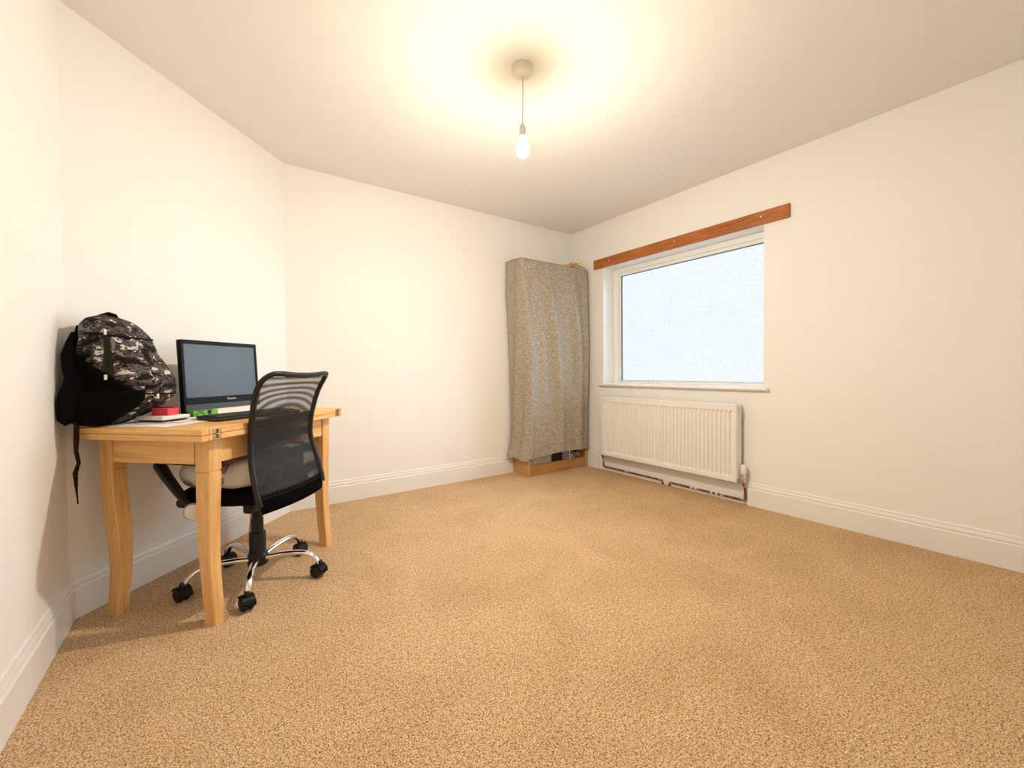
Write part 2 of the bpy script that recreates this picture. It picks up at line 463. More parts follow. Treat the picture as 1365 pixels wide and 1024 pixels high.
# embossed pane : relief modelled in the mesh, stronger leaf-and-scroll texture
bm = bmesh.new()
gy0, gy1, gz0, gz1 = WY0 + 0.058, WY1 - 0.092, WZ0 + 0.04, WZ1 - 0.08
NY, NZ = 300, 224
gl = bm.verts.layers.float.new('groove')
rows = []
for j in range(NZ + 1):
    row = []
    for i in range(NY + 1):
        y = gy0 + (gy1 - gy0) * i / NY; z = gz0 + (gz1 - gz0) * j / NZ
        q = Vector((3.0, y * 8.5, z * 8.5))
        d = noise.noise_vector(q * 1.3) * 0.9
        w = noise.noise(q * 1.7 + d) + 0.35 * noise.noise(q * 4.1)
        g = abs(math.sin(w * 7.5))
        v = bm.verts.new((WX + 0.036 - 0.003 * g, y, z))
        v[gl] = min(1.0, max(0.0, (0.40 - g) / 0.14))
        row.append(v)
    rows.append(row)
grid_faces(bm, rows)
wrel(bm)
struct('pane', bm, M['pane'], win, smooth=True, label='frosted glass with a scrolling leaf pattern')
bm = bmesh.new()
box(bm, XR - 0.032, WX + 0.01, 1.374, 2.966, WZ0 - 0.012, WZ0 + 0.008, 0.006, 3)
box(bm, XR - 0.030, XR - 0.008, 1.370, 1.374, WZ0 - 0.014, WZ0 + 0.010, 0.0)
wrel(bm)
struct('window_sill', bm, M['gloss'], win)
# splayed plaster reveals, brighter gloss
bm = bmesh.new()
box(bm, XR + 0.001, WX, WY1 - 0.003, WY1 + 0.001, WZ0 + 0.008, WZ1); box(bm, XR + 0.001, WX, WY0 - 0.001, WY0 + 0.003, WZ0 + 0.008, WZ1)
box(bm, XR + 0.001, WX, WY0, WY1, WZ1 - 0.003, WZ1 + 0.001); wrel(bm)
struct('reveal_lining', bm, M['upvc'], win)

# ------------------------------------------------------------------ curtain batten
t = thing('curtain_batten', 'long orange stained pine board screwed to the wall above the window', 'board', (XR - 0.01, 2.135, 2.04))
BT = 0.02
part('board', M['pine'], t, lambda bm: box(bm, -0.0101, 0.0101, -0.896, 0.896, 0.0, 0.094, 0.003, 2))
for yy in (2.822, 2.105, 1.420):
    part('screw', M['screw'], t, lambda bm: lathe(bm, [(0, 0.0015), (0.005, 0.001), (0.0062, 0), (0.0062, -0.002), (0, -0.002)], 10, mtx=Matrix.Translation((-0.0105, yy - 2.135, 0.055)) @ Matrix.Rotation(-PI / 2, 4, 'Y')))
for k, yy in enumerate((2.775, 2.55, 1.965, 1.33)):
    part('nail_hole', M['crack'], t, lambda bm: lathe(bm, [(0, 0.0008), (0.003, 0.0006), (0.003, -0.001), (0, -0.001)], 8, mtx=Matrix.Translation((-0.0105, yy - 2.135, 0.05)) @ Matrix.Rotation(-PI / 2, 4, 'Y')))
def crack_fn(bm):
    P = [(1.80, 0.056), (1.72, 0.061), (1.64, 0.060), (1.56, 0.066), (1.50, 0.067), (1.455, 0.0665)]
    tube(bm, [(-0.0102, y - 2.135, z) for y, z in P], [0.0005, 0.0016, 0.0022, 0.0028, 0.0020, 0.0005], 6)
part('split', M['crack'], t, crack_fn)

# ------------------------------------------------------------------ radiator
RY0, RY1, RZ0, RZ1 = 1.552, 2.868, 0.165, 0.748
RF = XR - 0.092
rad = thing('radiator', 'white ribbed panel radiator under the window', 'radiator', (XR - 0.065, 2.21, RZ0))
ro = Vector((XR - 0.065, 2.21, RZ0))
def rel(fn, off):
    def g(bm):
        fn(bm); bmesh.ops.translate(bm, vec=-off, verts=bm.verts[:])
    return g
def rad_panel(bm):
    # corrugated pressed steel front: channels as real relief
    n = 38; pitch = (RY1 - RY0 - 0.05) / n
    prof = [(RY0, 0.0)]
    y = RY0 + 0.025
    for k in range(n):
        prof += [(y + pitch * 0.10, 0.0), (y + pitch * 0.27, 0.011), (y + pitch * 0.72, 0.011), (y + pitch * 0.90, 0.0)]
        y += pitch
    prof.append((RY1, 0.0))
    zs = [(RZ0, 0, 0.010), (RZ0 + 0.006, 0, 0.0), (RZ0 + 0.036, 0, 0.0), (RZ0 + 0.052, 1, 0), (RZ1 - 0.064, 1, 0), (RZ1 - 0.048, 0, 0), (RZ1 - 0.006, 0, 0), (RZ1, 0, 0.010)]
    rows = []
    for z, k, back in zs:
        rows.append([bm.verts.new((RF + d * k + back, yy, z)) for yy, d in prof])
    grid_faces(bm, rows)
part('front_panel', M['radiator'], rad, rel(rad_panel, ro))
part('back_panel', M['radiator'], rad, rel(lambda bm: box(bm, RF + 0.0125, RF + 0.020, RY0 + 0.002, RY1 - 0.002, RZ0 + 0.004, RZ1 - 0.004, 0.002), ro))
def side(y0, y1): return lambda bm: box(bm, RF + 0.002, XR - 0.028, y0, y1, RZ0 + 0.03, RZ1 - 0.004, 0.004, 2)
part('side_cover', M['radiator'], rad, rel(side(RY0 - 0.006, RY0 + 0.001), ro))
part('side_cover', M['radiator'], rad, rel(side(RY1 - 0.001, RY1 + 0.006), ro))
def grille(bm):
    for k in range(60):
        y = RY0 + 0.02 + k * (RY1 - RY0 - 0.04) / 59
        box(bm, RF + 0.018, XR - 0.030, y - 0.004, y + 0.004, RZ1 - 0.006, RZ1 - 0.002)
    box(bm, RF + 0.010, RF + 0.018, RY0, RY1, RZ1 - 0.008, RZ1)
    box(bm, XR - 0.032, XR - 0.028, RY0, RY1, RZ1 - 0.02, RZ1)
part('top_grille', M['radiator'], rad, rel(grille, ro))
for y in (RY0 + 0.25, RY1 - 0.25):
    part('wall_bracket', M['radiator'], rad, rel(lambda bm: box(bm, RF + 0.018, XR, y - 0.015, y + 0.015, RZ0 + 0.02, RZ1 - 0.08), ro))
part('vent_plug', M['satin'], rad, rel(lambda bm: [lathe(bm, [(0, 0), (0.008, 0), (0.008, 0.006), (0.004, 0.010), (0, 0.010)], 10, mtx=Matrix.Translation((RF + 0.032, RY0 - 0.004, z)) @ Matrix.Rotation(PI / 2, 4, 'X')) for z in (RZ1 - 0.03, RZ1 - 0.055)], ro))
tv = part('radiator_valve', M['chrome'], rad, rel(lambda bm: (
    tube(bm, [(XR - 0.05, RY0, 0.197), (XR - 0.05, RY0 - 0.028, 0.197)], [0.011, 0.011], 12),
    tube(bm, [(XR - 0.05, RY0 - 0.03, 0.170), (XR - 0.05, RY0 - 0.03, 0.236)], [0.012, 0.013], 12),
    tube(bm, [(XR - 0.05, RY0 - 0.03, 0.205), (XR - 0.05, RY0 - 0.03, 0.220)], [0.017, 0.017], 6)), ro), 40)
part('thermostat_head', M['white'], tv, rel(lambda bm: lathe(bm, [(0, 0.232), (0.019, 0.232), (0.0225, 0.238), (0.0225, 0.262), (0.021, 0.290), (0.016, 0.300), (0, 0.301)], 18, (XR - 0.05, RY0 - 0.03, 0)), ro), 40)
part('lockshield_valve', M['satin'], rad, rel(lambda bm: (
    tube(bm, [(XR - 0.05, RY1, 0.197), (XR - 0.05, RY1 + 0.03, 0.197)], 0.010, 10),
    tube(bm, [(XR - 0.05, RY1 + 0.03, 0.165), (XR - 0.05, RY1 + 0.03, 0.235)], 0.010, 10)), ro), 40)

# heating pipes along the skirting
def pipe(pts, loc, label, clips=()):
    t = thing('heating_pipe', label, 'pipe', loc, group=None)
    off = Vector(loc)
    part('pipe_run', M['pipe'], t, rel(lambda bm: tube(bm, pts, 0.0078, 10), off), 60)
    for c in clips:
        part('pipe_clip', M['white'], t, rel(lambda bm: box(bm, XR - 0.030, XR - 0.010, c - 0.009, c + 0.009, 0.020, 0.042, 0.004), off))
px = XR - 0.020
pipe([(XR - 0.05, RY0 - 0.03, 0.1695), (XR - 0.05, RY0 - 0.03, 0.155), (px - 0.006, RY0 - 0.03, 0.115), (px, RY0 - 0.03, 0.075), (px, RY0 - 0.03, 0.044), (px, RY0 - 0.022, 0.034), (px, RY0, 0.031), (px, 2.11, 0.031), (px, 2.145, 0.031), (px, 2.155, 0.024), (px, 2.156, 0.0)],
     (px, 1.85, 0.0), 'patchily painted copper pipe with clips running to the thermostat end of the radiator', (1.78, 1.74, 1.95))
pipe([(XR - 0.05, RY1 + 0.03, 0.1645), (XR - 0.05, RY1 + 0.03, 0.15), (px - 0.006, RY1 + 0.035, 0.115), (px, RY1 + 0.036, 0.075), (px, RY1 + 0.036, 0.046), (px, RY1 + 0.028, 0.038), (px, RY1, 0.036), (px, 2.26, 0.036), (px, 2.232, 0.034), (px, 2.222, 0.026), (px, 2.222, 0.0)],
     (px, 2.55, 0.0), 'brown copper pipe along the floor to the cabinet end of the radiator')

# ------------------------------------------------------------------ pendant light
lamp = thing('pendant_light', 'bare lit bulb hanging on a white flex from a ceiling rose', 'ceiling light', (1.268, 1.662, 2.035))
LZ = 2.035
part('ceiling_rose', M['ivory'], lamp, lambda bm: lathe(bm, [(0, 2.5), (0.052, 2.5), (0.053, 2.488), (0.050, 2.480), (0.050, 2.474), (0.046, 2.464), (0.030, 2.456), (0.010, 2.452), (0, 2.452)], 28, (0, 0, -LZ)), 35)
part('flex', M['ivory'], lamp, lambda bm: tube(bm, [(0.002, 0, 2.455 - LZ), (0.003, 0, 2.38 - LZ), (0.001, 0, 2.30 - LZ), (-0.001, 0, 2.222 - LZ)], 0.0034, 8), 60)
part('lamp_holder', M['ivory'], lamp, lambda bm: lathe(bm, [(0, 2.226), (0.006, 2.225), (0.011, 2.215), (0.0155, 2.204), (0.0165, 2.200), (0.0145, 2.198), (0.0165, 2.196), (0.0165, 2.176), (0.0145, 2.174), (0.0175, 2.172), (0.0175, 2.160), (0.0140, 2.156), (0, 2.156)], 20, (0, 0, -LZ)), 35)
bl = part('bulb', M['bulb_neck'], lamp, lambda bm: lathe(bm, [(0.0300, 2.0900), (0.0298, 2.100), (0.0270, 2.114), (0.0215, 2.128), (0.0160, 2.142), (0.0138, 2.157), (0, 2.157)], 16, (0, 0, -LZ)), 80, label='dim yellow upper half of the bulb')
part('lit_dome', M['bulb'], bl, lambda bm: lathe(bm, [(0, 2.0600), (0.0080, 2.0607), (0.0155, 2.0635), (0.0220, 2.0685), (0.0265, 2.0750), (0.0292, 2.0825), (0.0300, 2.0900)], 16, (0, 0, -LZ)), 80, label='glowing white lower dome')

# ------------------------------------------------------------------ folding table
TA = 0.770
TRZ = PI / 2 - TA
TO = Vector((-0.039, 1.938, 0))
TU = Vector((math.sin(TA), math.cos(TA), 0)); TV = Vector((-math.cos(TA), math.sin(TA), 0))
TL, TW, TZ = 0.955, 0.557, 0.790
def tw(u, v, z=0.0): return TO + TU * u + TV * v + Vector((0, 0, z))
tab = thing('folding_table', 'light oak fold-over table with curved legs against the diagonal wall', 'table', TO, TRZ)
def leaf(z0, z1):
    def f(bm): box(bm, 0.035, TL - 0.035, 0, TW, z0, z1, 0.002)
    return f
for nm, z0, z1 in (('lower_leaf', 0.7420, 0.7650), ('upper_leaf', 0.7665, 0.7900)):
    lf = part(nm, M['oakx'], tab, leaf(z0, z1))
    for a, b in ((0, 0.0345), (TL - 0.0345, TL)):
        part('end_board', M['oaky'], lf, lambda bm: box(bm, a, b, 0, TW, z0, z1, 0.002))
LW = 0.062
ZA = 0.640
part('end_apron', M['oaky'], tab, lambda bm: box(bm, 0.072, 0.092, 0.045 + LW, 0.552 - LW, ZA, 0.742, 0.001))
part('end_apron', M['oaky'], tab, lambda bm: box(bm, TL - 0.092, TL - 0.072, 0.045 + LW, 0.552 - LW, ZA, 0.742, 0.001))
part('long_apron', M['oakx'], tab, lambda bm: box(bm, 0.065 + LW, TL - 0.065 - LW, 0.048, 0.068, ZA, 0.742, 0.001))
part('long_apron', M['oakx'], tab, lambda bm: box(bm, 0.065 + LW, TL - 0.065 - LW, 0.527, 0.547, ZA, 0.742, 0.001))
def leg_fn(ux, front):
    # square post with a grooved block on top and a sabre curve below; s: +1 bends towards the wall
    def f(bm):
        if front:
            tabl = [(0.0, -0.018, 0.050), (0.06, -0.015, 0.050), (0.16, -0.006, 0.051), (0.30, 0.002, 0.054), (0.45, 0.003, 0.059), (0.58, 0.0, 0.0625), (0.606, 0.0, 0.062)]
            v0 = 0.040
        else:
            tabl = [(0.0, -0.010, 0.050), (0.06, -0.016, 0.050), (0.16, -0.027, 0.052), (0.27, -0.030, 0.056), (0.40, -0.018, 0.060), (0.52, -0.004, 0.063), (0.606, 0.0, 0.062)]
            v0 = 0.494
        rows = []
        for i in range(25):
            z = 0.606 * i / 24
            dv, w = catmull(tabl, z)
            c = v0 + LW / 2 + dv
            uc = ux + LW / 2; h = w / 2; ch = 0.003
            rows.append([bm.verts.new((uc + a * (h - (ch if k else 0)), c + b * (h - (0 if k else ch)), z)) for a, b, k in
                         ((-1, -1, 1), (1, -1, 1), (1, -1, 0), (1, 1, 0), (1, 1, 1), (-1, 1, 1), (-1, 1, 0), (-1, -1, 0))])
        bm.faces.new(rows[0][::-1])
        grid_faces(bm, rows, True)
        bm.faces.new(rows[-1])
        box(bm, ux + 0.0035, ux + LW - 0.0035, v0 + 0.0035, v0 + LW - 0.0035, 0.604, 0.616)
        box(bm, ux, ux + LW, v0, v0 + LW, 0.612, 0.742, 0.002)
    return f
for ux in (0.070, TL - 0.065 - LW):
    for fr in (True, False):
        part('leg', M['oakz'], tab, leg_fn(ux, fr), 30)
def hinge(u):
    def f(bm):
        for s in (-1, 1):
            for zz in (0.7445, 0.7690):
                box(bm, u + s * 0.013 - 0.0085, u + s * 0.013 + 0.0085, -0.0012, 0.001, zz, zz + 0.0185, 0.0004)
        tube(bm, [(u - 0.007, -0.002, 0.7657), (u + 0.007, -0.002, 0.7657)], 0.0035, 8)
    return f
for u in (0.070, TL - 0.045):
    h = part('hinge', M['brass'], tab, hinge(u), label='brass folding hinge')
    part('hinge_link', M['oldbrass'], h, lambda bm: box(bm, u - 0.0055, u + 0.0055, -0.0020, 0.001, 0.748, 0.784, 0.0006))
    for sx_, zz_ in ((-1, 0.754), (1, 0.754), (-1, 0.778), (1, 0.778)):
        part('screw', M['brass'], h, lambda bm: lathe(bm, [(0, 0.0012), (0.003, 0.0008), (0.0036, 0), (0, 0)], 8, mtx=Matrix.Translation((u + sx_ * 0.014, -0.0014, zz_)) @ Matrix.Rotation(PI / 2, 4, 'X')))

# ------------------------------------------------------------------ office chair
CH = Vector((0.165, 2.347, 0))
chair = thing('office_chair', 'black mesh back office chair with chrome star base tucked under the table', 'chair', CH, TRZ)
BASE_ROT = math.radians(-102) - TRZ
hub = part('base_hub', M['black'], chair, lambda bm: lathe(bm, [(0, 0.075), (0.034, 0.075), (0.044, 0.082), (0.046, 0.095), (0.046, 0.118), (0.040, 0.134), (0.034, 0.140), (0, 0.140)], 20), 40)
part('gas_column', M['black'], chair, lambda bm: lathe(bm, [(0, 0.138), (0.036, 0.138), (0.036, 0.232), (0.034, 0.236), (0.027, 0.238), (0.026, 0.300), (0.023, 0.302), (0.023, 0.392), (0, 0.392)], 20), 40)
for k in range(5):
    a = BASE_ROT + k * 2 * PI / 5
    d = Vector((math.cos(a), math.sin(a), 0)); s = Vector((-d.y, d.x, 0))
    P = [(0.030, 0.108, 0.017), (0.08, 0.118, 0.0165), (0.13, 0.124, 0.016), (0.18, 0.126, 0.0155), (0.215, 0.124, 0.015), (0.245, 0.114, 0.0145), (0.268, 0.096, 0.014), (0.281, 0.075, 0.013), (0.285, 0.066, 0.012)]
    part('base_arm', M['chrome'], chair, lambda bm: tube(bm, [d * r + Vector((0, 0, z)) for r, z, _ in P], [w for _, _, w in P], 12, flat=(0.72, 1.0)), 60, label='chrome star base arm')
    cc = d * 0.287; ca = a + (0.5, -0.35, 1.2, 0.2, 2.0)[k]
    def caster_fn(bm):
        m = Matrix.Translation(cc) @ Matrix.Rotation(ca, 4, 'Z') @ Matrix.Scale(1.16, 4)
        for sd in (-1, 1):
            mm = m @ Matrix.Translation((-0.008, sd * 0.008, 0.027)) @ Matrix.Rotation(-sd * PI / 2, 4, 'X')
            lathe(bm, [(0, 0), (0.0265, 0), (0.0268, 0.006), (0.024, 0.012), (0.015, 0.015), (0.014, 0.0135), (0, 0.0135)], 18, mtx=mm)
    cs = part('caster', M['black'], chair, caster_fn, 40)
    def hood_fn(bm):
        m = Matrix.Translation(cc) @ Matrix.Rotation(ca, 4, 'Z') @ Matrix.Scale(1.16, 4)
        vs0 = len(bm.verts)
        rows = []
        for i in range(9):
            th = math.radians(-10 + 170 * i / 8)
            r_ = 0.0305
            rows.append([bm.verts.new(m @ Vector((-0.008 + r_ * math.cos(th) * (1.1 if th < 1.2 else 1), y, 0.027 + r_ * math.sin(th)))) for y in (-0.021, -0.012, 0, 0.012, 0.021)])
        grid_faces(bm, rows)
        e = bmesh.ops.solidify(bm, geom=bm.faces[:], thickness=0.003)
        box(bm, -0.012, 0.012, -0.009, 0.009, 0.048, 0.072, 0.004, 1, m)
    part('caster_hood', M['black'], cs, hood_fn, 40)
# seat
def cushion_rows(bm, hx, y0, y1, z0, z1, nx=16, ny=16, rx=3.2, puff=1.0, wob=0.0, seed=0):
    """soft rectangular pad: a closed superellipse shell"""
    cx, cy, cz = 0, (y0 + y1) / 2, (z0 + z1) / 2
    hy, hz = (y1 - y0) / 2, (z1 - z0) / 2
    rows = []
    N, Mv = 40, 14
    for j in range(1, Mv):
        ph = -PI / 2 + PI * j / Mv
        zz = math.copysign(abs(math.sin(ph)) ** 0.7, math.sin(ph)); rr = abs(math.cos(ph)) ** 0.42
        row = []
        for i in range(N):
            th = 2 * PI * i / N
            x = math.copysign(abs(math.cos(th)) ** (2 / rx), math.cos(th)); y = math.copysign(abs(math.sin(th)) ** (2 / rx), math.sin(th))
            co = Vector((cx + hx * rr * x, cy + hy * rr * y, cz + hz * zz))
            if wob: co += Vector((0, 0, 1)) * wob * noise.noise(co * 9 + Vector((seed, 0, 0))) + Vector((x, y, 0)) * wob * 0.8 * noise.noise(co * 11 + Vector((0, seed, 3)))
            row.append(bm.verts.new(co))
        rows.append(row)
    grid_faces(bm, rows, True)
    bm.faces.new(rows[0][::-1]); bm.faces.new(rows[-1])
part('seat', M['softblack'], chair, lambda bm: cushion_rows(bm, 0.240, -0.185, 0.262, 0.415, 0.490), 60)
part('seat_mechanism', M['black'], chair, lambda bm: (box(bm, -0.075, 0.075, -0.09, 0.09, 0.378, 0.418, 0.008, 2), box(bm, -0.03, 0.03, -0.20, -0.05, 0.385, 0.412, 0.006), box(bm, -0.16, -0.09, -0.10, -0.06, 0.375, 0.42, 0.01, 2)), 40)
part('height_lever', M['black'], chair, lambda bm: (tube(bm, [(0.05, 0.0, 0.398), (0.17, -0.03, 0.394), (0.235, -0.07, 0.388)], 0.0055, 8), tube(bm, [(0.228, -0.066, 0.389), (0.262, -0.085, 0.386)], [0.012, 0.014], 12)), 40)
part('tilt_knob', M['black'], chair, lambda bm: tube(bm, [(-0.04, 0.08, 0.398), (-0.04, 0.135, 0.396)], [0.026, 0.028], 14), 40)
# backrest profile (v, z) fitted to the photo : S curve
BP = [(0.405, -0.212), (0.45, -0.208), (0.50, -0.196), (0.56, -0.180), (0.62, -0.162), (0.675, -0.152), (0.73, -0.152), (0.79, -0.160), (0.85, -0.174), (0.90, -0.190), (0.945, -0.212), (0.985, -0.240), (1.0, -0.254)]
def bprof(z): return catmull(BP, z)[0]
def halfw(z): return catmull([(0.40, 0.215), (0.46, 0.226), (0.56, 0.222), (0.68, 0.205), (0.80, 0.208), (0.90, 0.218), (0.96, 0.222), (1.0, 0.215)], z)[0]
def bow(x, z):  # the back wraps forward a little at the sides
    return 0.030 * (x / 0.22) ** 2
def back_point(x, z): return Vector((x, bprof(z) + bow(x, z) - 0.022, z))
def back_grid(z0, z1, d=0.0, inset=0.010, bulge=0.0, uvs=True):
    def f(bm):
        uv = bm.loops.layers.uv.new('UVMap')
        NX, NZ = 24, 30
        rows = []
        for j in range(NZ + 1):
            z = z0 + (z1 - z0) * j / NZ
            row = []
            for i in range(NX + 1):
                x = -1 + 2 * i / NX
                xx = x * (halfw(z) - inset)
                p = back_point(xx, z)
                p.y += d + bulge * (1 - x * x) * math.sin(PI * j / NZ)
                row.append(bm.verts.new(p))
            rows.append(row)
        for j in range(NZ):
            for i in range(NX):
                fc = bm.faces.new((rows[j][i], rows[j][i + 1], rows[j + 1][i + 1], rows[j + 1][i]))
                for lp, (ii, jj) in zip(fc.loops, ((i, j), (i + 1, j), (i + 1, j + 1), (i, j + 1))):
                    z = z0 + (z1 - z0) * jj / NZ
                    lp[uv].uv = (ii / NX, z)
    return f
bk = part('backrest', M['back_upper'], chair, back_grid(0.46, 0.982), 80)
part('mesh_layer', M['back_front'], bk, back_grid(0.78, 0.982, 0.010, 0.012, 0.050), 80)
part('mesh_layer', M['back_lower'], bk, back_grid(0.44, 0.805, 0.006, 0.011, 0.004), 80)
def rim(bm):
    pts = []
    for i in range(33):
        z = 0.43 + (0.955 - 0.43) * i / 32; pts.append(back_point(-halfw(z), z))
    for i in range(1, 8):
        a = i / 8 * PI / 2
        z = 0.955 + 0.042 * math.sin(a); x = -(halfw(0.96) - 0.045 * (1 - math.cos(a)))
        pts.append(back_point(x, z))
    for i in range(1, 12):
        x = -0.172 + 0.344 * i / 12
        pts.append(back_point(x, 0.999 - 0.010 * (1 - (x / 0.172) ** 2)))
    R = [Vector((-p.x, p.y, p.z)) for p in pts[:40]][::-1]
    pts += R
    tube(bm, pts, 0.0135, 10, flat=(1.0, 0.85))
part('back_frame', M['black'], chair, rim, 60)
def lower_band(bm):
    rows = []
    for j in range(7):
        z = 0.395 + 0.085 * j / 6
        rows.append([bm.verts.new(back_point(-1 * halfw(z) + 2 * halfw(z) * i / 20, z) + Vector((0, 0.004 if j == 0 else 0, 0.0))) for i in range(21)])
    grid_faces(bm, rows)
    bmesh.ops.solidify(bm, geom=bm.faces[:], thickness=0.022)
part('lower_back_band', M['softblack'], chair, lower_band, 50)
part('back_spine', M['black'], chair, lambda bm: tube(bm, [(0, -0.10, 0.398), (0, -0.17, 0.392), (0, -0.205, 0.40), (0, -0.213, 0.43), (0, -0.196, 0.475)], [0.020, 0.020, 0.020, 0.018, 0.012], 10, flat=(0.5, 1.6)), 50)
# armrests
for sx in (-1, 1):
    X = sx * 0.262
    P = [(X * 0.93, 0.085, 0.424), (X * 0.985, 0.118, 0.452), (X, 0.150, 0.490), (X * 1.02, 0.200, 0.555), (X * 1.02, 0.236, 0.604), (X * 1.02, 0.240, 0.628), (X * 1.02, 0.222, 0.6365), (X * 1.02, 0.15, 0.630), (X * 1.02, 0.04, 0.628), (X * 1.02, -0.06, 0.626)]
    ar = part('armrest', M['black'], chair, lambda bm: tube(bm, P, [0.018, 0.020, 0.023, 0.026, 0.029, 0.026, 0.019, 0.016, 0.015, 0.013], 12, flat=(0.62, 1.25)), 60)
    part('arm_bracket', M['black'], ar, lambda bm: (box(bm, min(X * 0.55, X * 0.93), max(X * 0.55, X * 0.93), 0.06, 0.11, 0.400, 0.420, 0.004), lathe(bm, [(0, 0), (0.022, 0), (0.024, 0.01), (0.018, 0.022), (0, 0.022)], 14, mtx=Matrix.Translation((X * 0.86, 0.165, 0.44)) @ Matrix.Rotation(sx * PI / 2, 4, 'Y'))), 40)
    part('arm_cap', M['satin'], ar, lambda bm: lathe(bm, [(0, -0.012), (0.034, -0.012), (0.0365, -0.006), (0.0365, 0.006), (0.033, 0.010), (0.030, 0.008), (0.015, 0.0095), (0, 0.010)], 24, mtx=Matrix.Translation((X * 1.03, 0.074, 0.418)) @ Matrix.Rotation(-sx * math.radians(33), 4, 'Z') @ Matrix.Rotation(sx * PI / 2, 4, 'Y')), 35, label='round pale metal cap')

# cushion on the seat
cu = bmesh.new()
cushion_rows(cu, 0.226, -0.150, 0.250, 0.0, 0.136, rx=4.2, wob=0.016, seed=4)
o = finish('seat_cushion', cu, M['floral'], smooth=True)
o.location = CH + Vector((0, 0, 0.482)); o.rotation_euler = (0, 0, TRZ)
tag(o, 'cream floral cushion lying on the office chair seat', 'cushion')

# ------------------------------------------------------------------ monitor
MW, MH, MT = 0.436, 0.374, 0.028
mon_o = tw(0.342, 0.430, TZ)
mon = thing('computer_monitor', 'black all-in-one computer monitor with dark grey screen on the oak table', 'monitor', mon_o, TRZ - math.radians(4.5))
tilt = Matrix.Rotation(math.radians(-3.6), 4, 'X')
def tl(fn):
    def g(bm):
        fn(bm); bmesh.ops.transform(bm, matrix=tilt, verts=bm.verts[:])
    return g
part('casing', M['bezel'], mon, tl(lambda bm: box(bm, 0, MW, 0.004, MT, 0.004, MH, 0.004, 2)), 40)
def bezel_fn(bm):
    y0, y1 = 0.0, 0.006
    box(bm, 0, 0.014, y0, y1, 0.062, MH, 0.0015); box(bm, MW - 0.016, MW, y0, y1, 0.062, MH, 0.0015)
    box(bm, 0.014, MW - 0.016, y0, y1, MH - 0.020, MH, 0.0015); box(bm, 0.014, MW - 0.016, y0, y1, 0.062, 0.094, 0.0015)
part('bezel', M['bezel'], mon, tl(bezel_fn))
part('screen', M['screen'], mon, tl(lambda bm: box(bm, 0.013, MW - 0.015, 0.0025, 0.0055, 0.093, MH - 0.019)))
part('speaker_band', M['chin'], mon, tl(lambda bm: box(bm, 0.006, MW - 0.004, -0.002, 0.006, 0.006, 0.061, 0.003, 2)))
part('rear_housing', M['black'], mon, tl(lambda bm: (box(bm, 0.03, MW - 0.03, MT - 0.002, MT + 0.016, 0.03, MH - 0.05, 0.008, 2), box(bm, 0.06, 0.20, MT + 0.012, MT + 0.036, 0.13, MH - 0.08, 0.006, 2))))
part('rear_stand', M['black'], mon, lambda bm: (tube(bm, [(0.10, 0.04, 0.10), (0.10, 0.115, 0.008), (0.36, 0.115, 0.008), (0.36, 0.04, 0.10)], 0.008, 8)))
for x in (0.04, MW - 0.04):
    part('foot', M['black'], mon, lambda bm: box(bm, x - 0.02, x + 0.02, 0.001, 0.026, 0, 0.008, 0.002))
# brand lettering on the lower bezel, as in the photo
fc = bpy.data.curves.new('lettering', 'FONT'); fc.body = 'Panasonic'; fc.size = 0.0135; fc.extrude = 0.0004; fc.align_x = 'CENTER'; fc.align_y = 'CENTER'
fo = bpy.data.objects.new('lettering', fc); C.objects.link(fo)
dg = bpy.context.evaluated_depsgraph_get()
lm = bpy.data.meshes.new_from_object(fo.evaluated_get(dg)); bpy.data.objects.remove(fo)
lm.transform(tilt @ Matrix.Translation((MW * 0.585, -0.0006, 0.0785)) @ Matrix.Rotation(PI / 2, 4, 'X'))
lm.materials.clear(); lm.materials.append(M['letter'])
lo = bpy.data.objects.new('lettering', lm); C.objects.link(lo); lo.parent = mon
lo['label'] = 'small pale maker name on the lower bezel'

# ------------------------------------------------------------------ things on the table
# keyboard
kb = thing('keyboard', 'black keyboard lying in front of the monitor', 'keyboard', tw(0.222, 0.142, TZ), TRZ - math.radians(11))
def kb_body(bm):
    prof = [(0.0, 0.0), (0.0, 0.010), (0.006, 0.015), (0.135, 0.022), (0.142, 0.019), (0.142, 0.0)]
    A = [bm.verts.new((0, y, z)) for y, z in prof]; B = [bm.verts.new((0.445, y, z)) for y, z in prof]
    n = len(prof)
    for k in range(n): bm.faces.new((A[k], A[(k + 1) % n], B[(k + 1) % n], B[k]))
    bm.faces.new(A[::-1]); bm.faces.new(B)
    es = [e for e in bm.edges if abs(e.verts[0].co.x - e.verts[1].co.x) < 1e-6 and abs(e.verts[0].co.z - e.verts[1].co.z) > 0.009]
    bmesh.ops.bevel(bm, geom=es, offset=0.018, segments=4, affect='EDGES', profile=0.5)
part('case', M['black'], kb, kb_body, 40)
keym = None
for r in range(5):
    n = 20 if r else 18
    x = 0.014
    for c in range(n):
        w = 0.0185
        if r == 0 and 3 <= c <= 7:
            if c > 3: x += 0.0209; continue
            w = 0.0185 + 4 * 0.0209
        o = None
        if keym is None or w > 0.02:
            bmk = bmesh.new(); box(bmk, 0, w, 0, 0.0175, 0, 0.006, 0.002)
            o = finish('key', bmk, M['keys'], kb)
            if w < 0.02: keym = o.data
        else:
            o = bpy.data.objects.new('key', keym); C.objects.link(o); o.parent = kb
        yy = 0.012 + r * 0.0215
        o.location = (x, yy, 0.0150 + (yy / 0.142) * 0.0068)
        x += 0.0209

def simple(name, m, fn, loc, rz, label, cat, smooth=None, group=None):
    bm = bmesh.new(); fn(bm)
    o = finish(name, bm, m); o.location = loc; o.rotation_euler = (0, 0, rz)
    if smooth: autosmooth(o, smooth)
    return tag(o, label, cat, group)

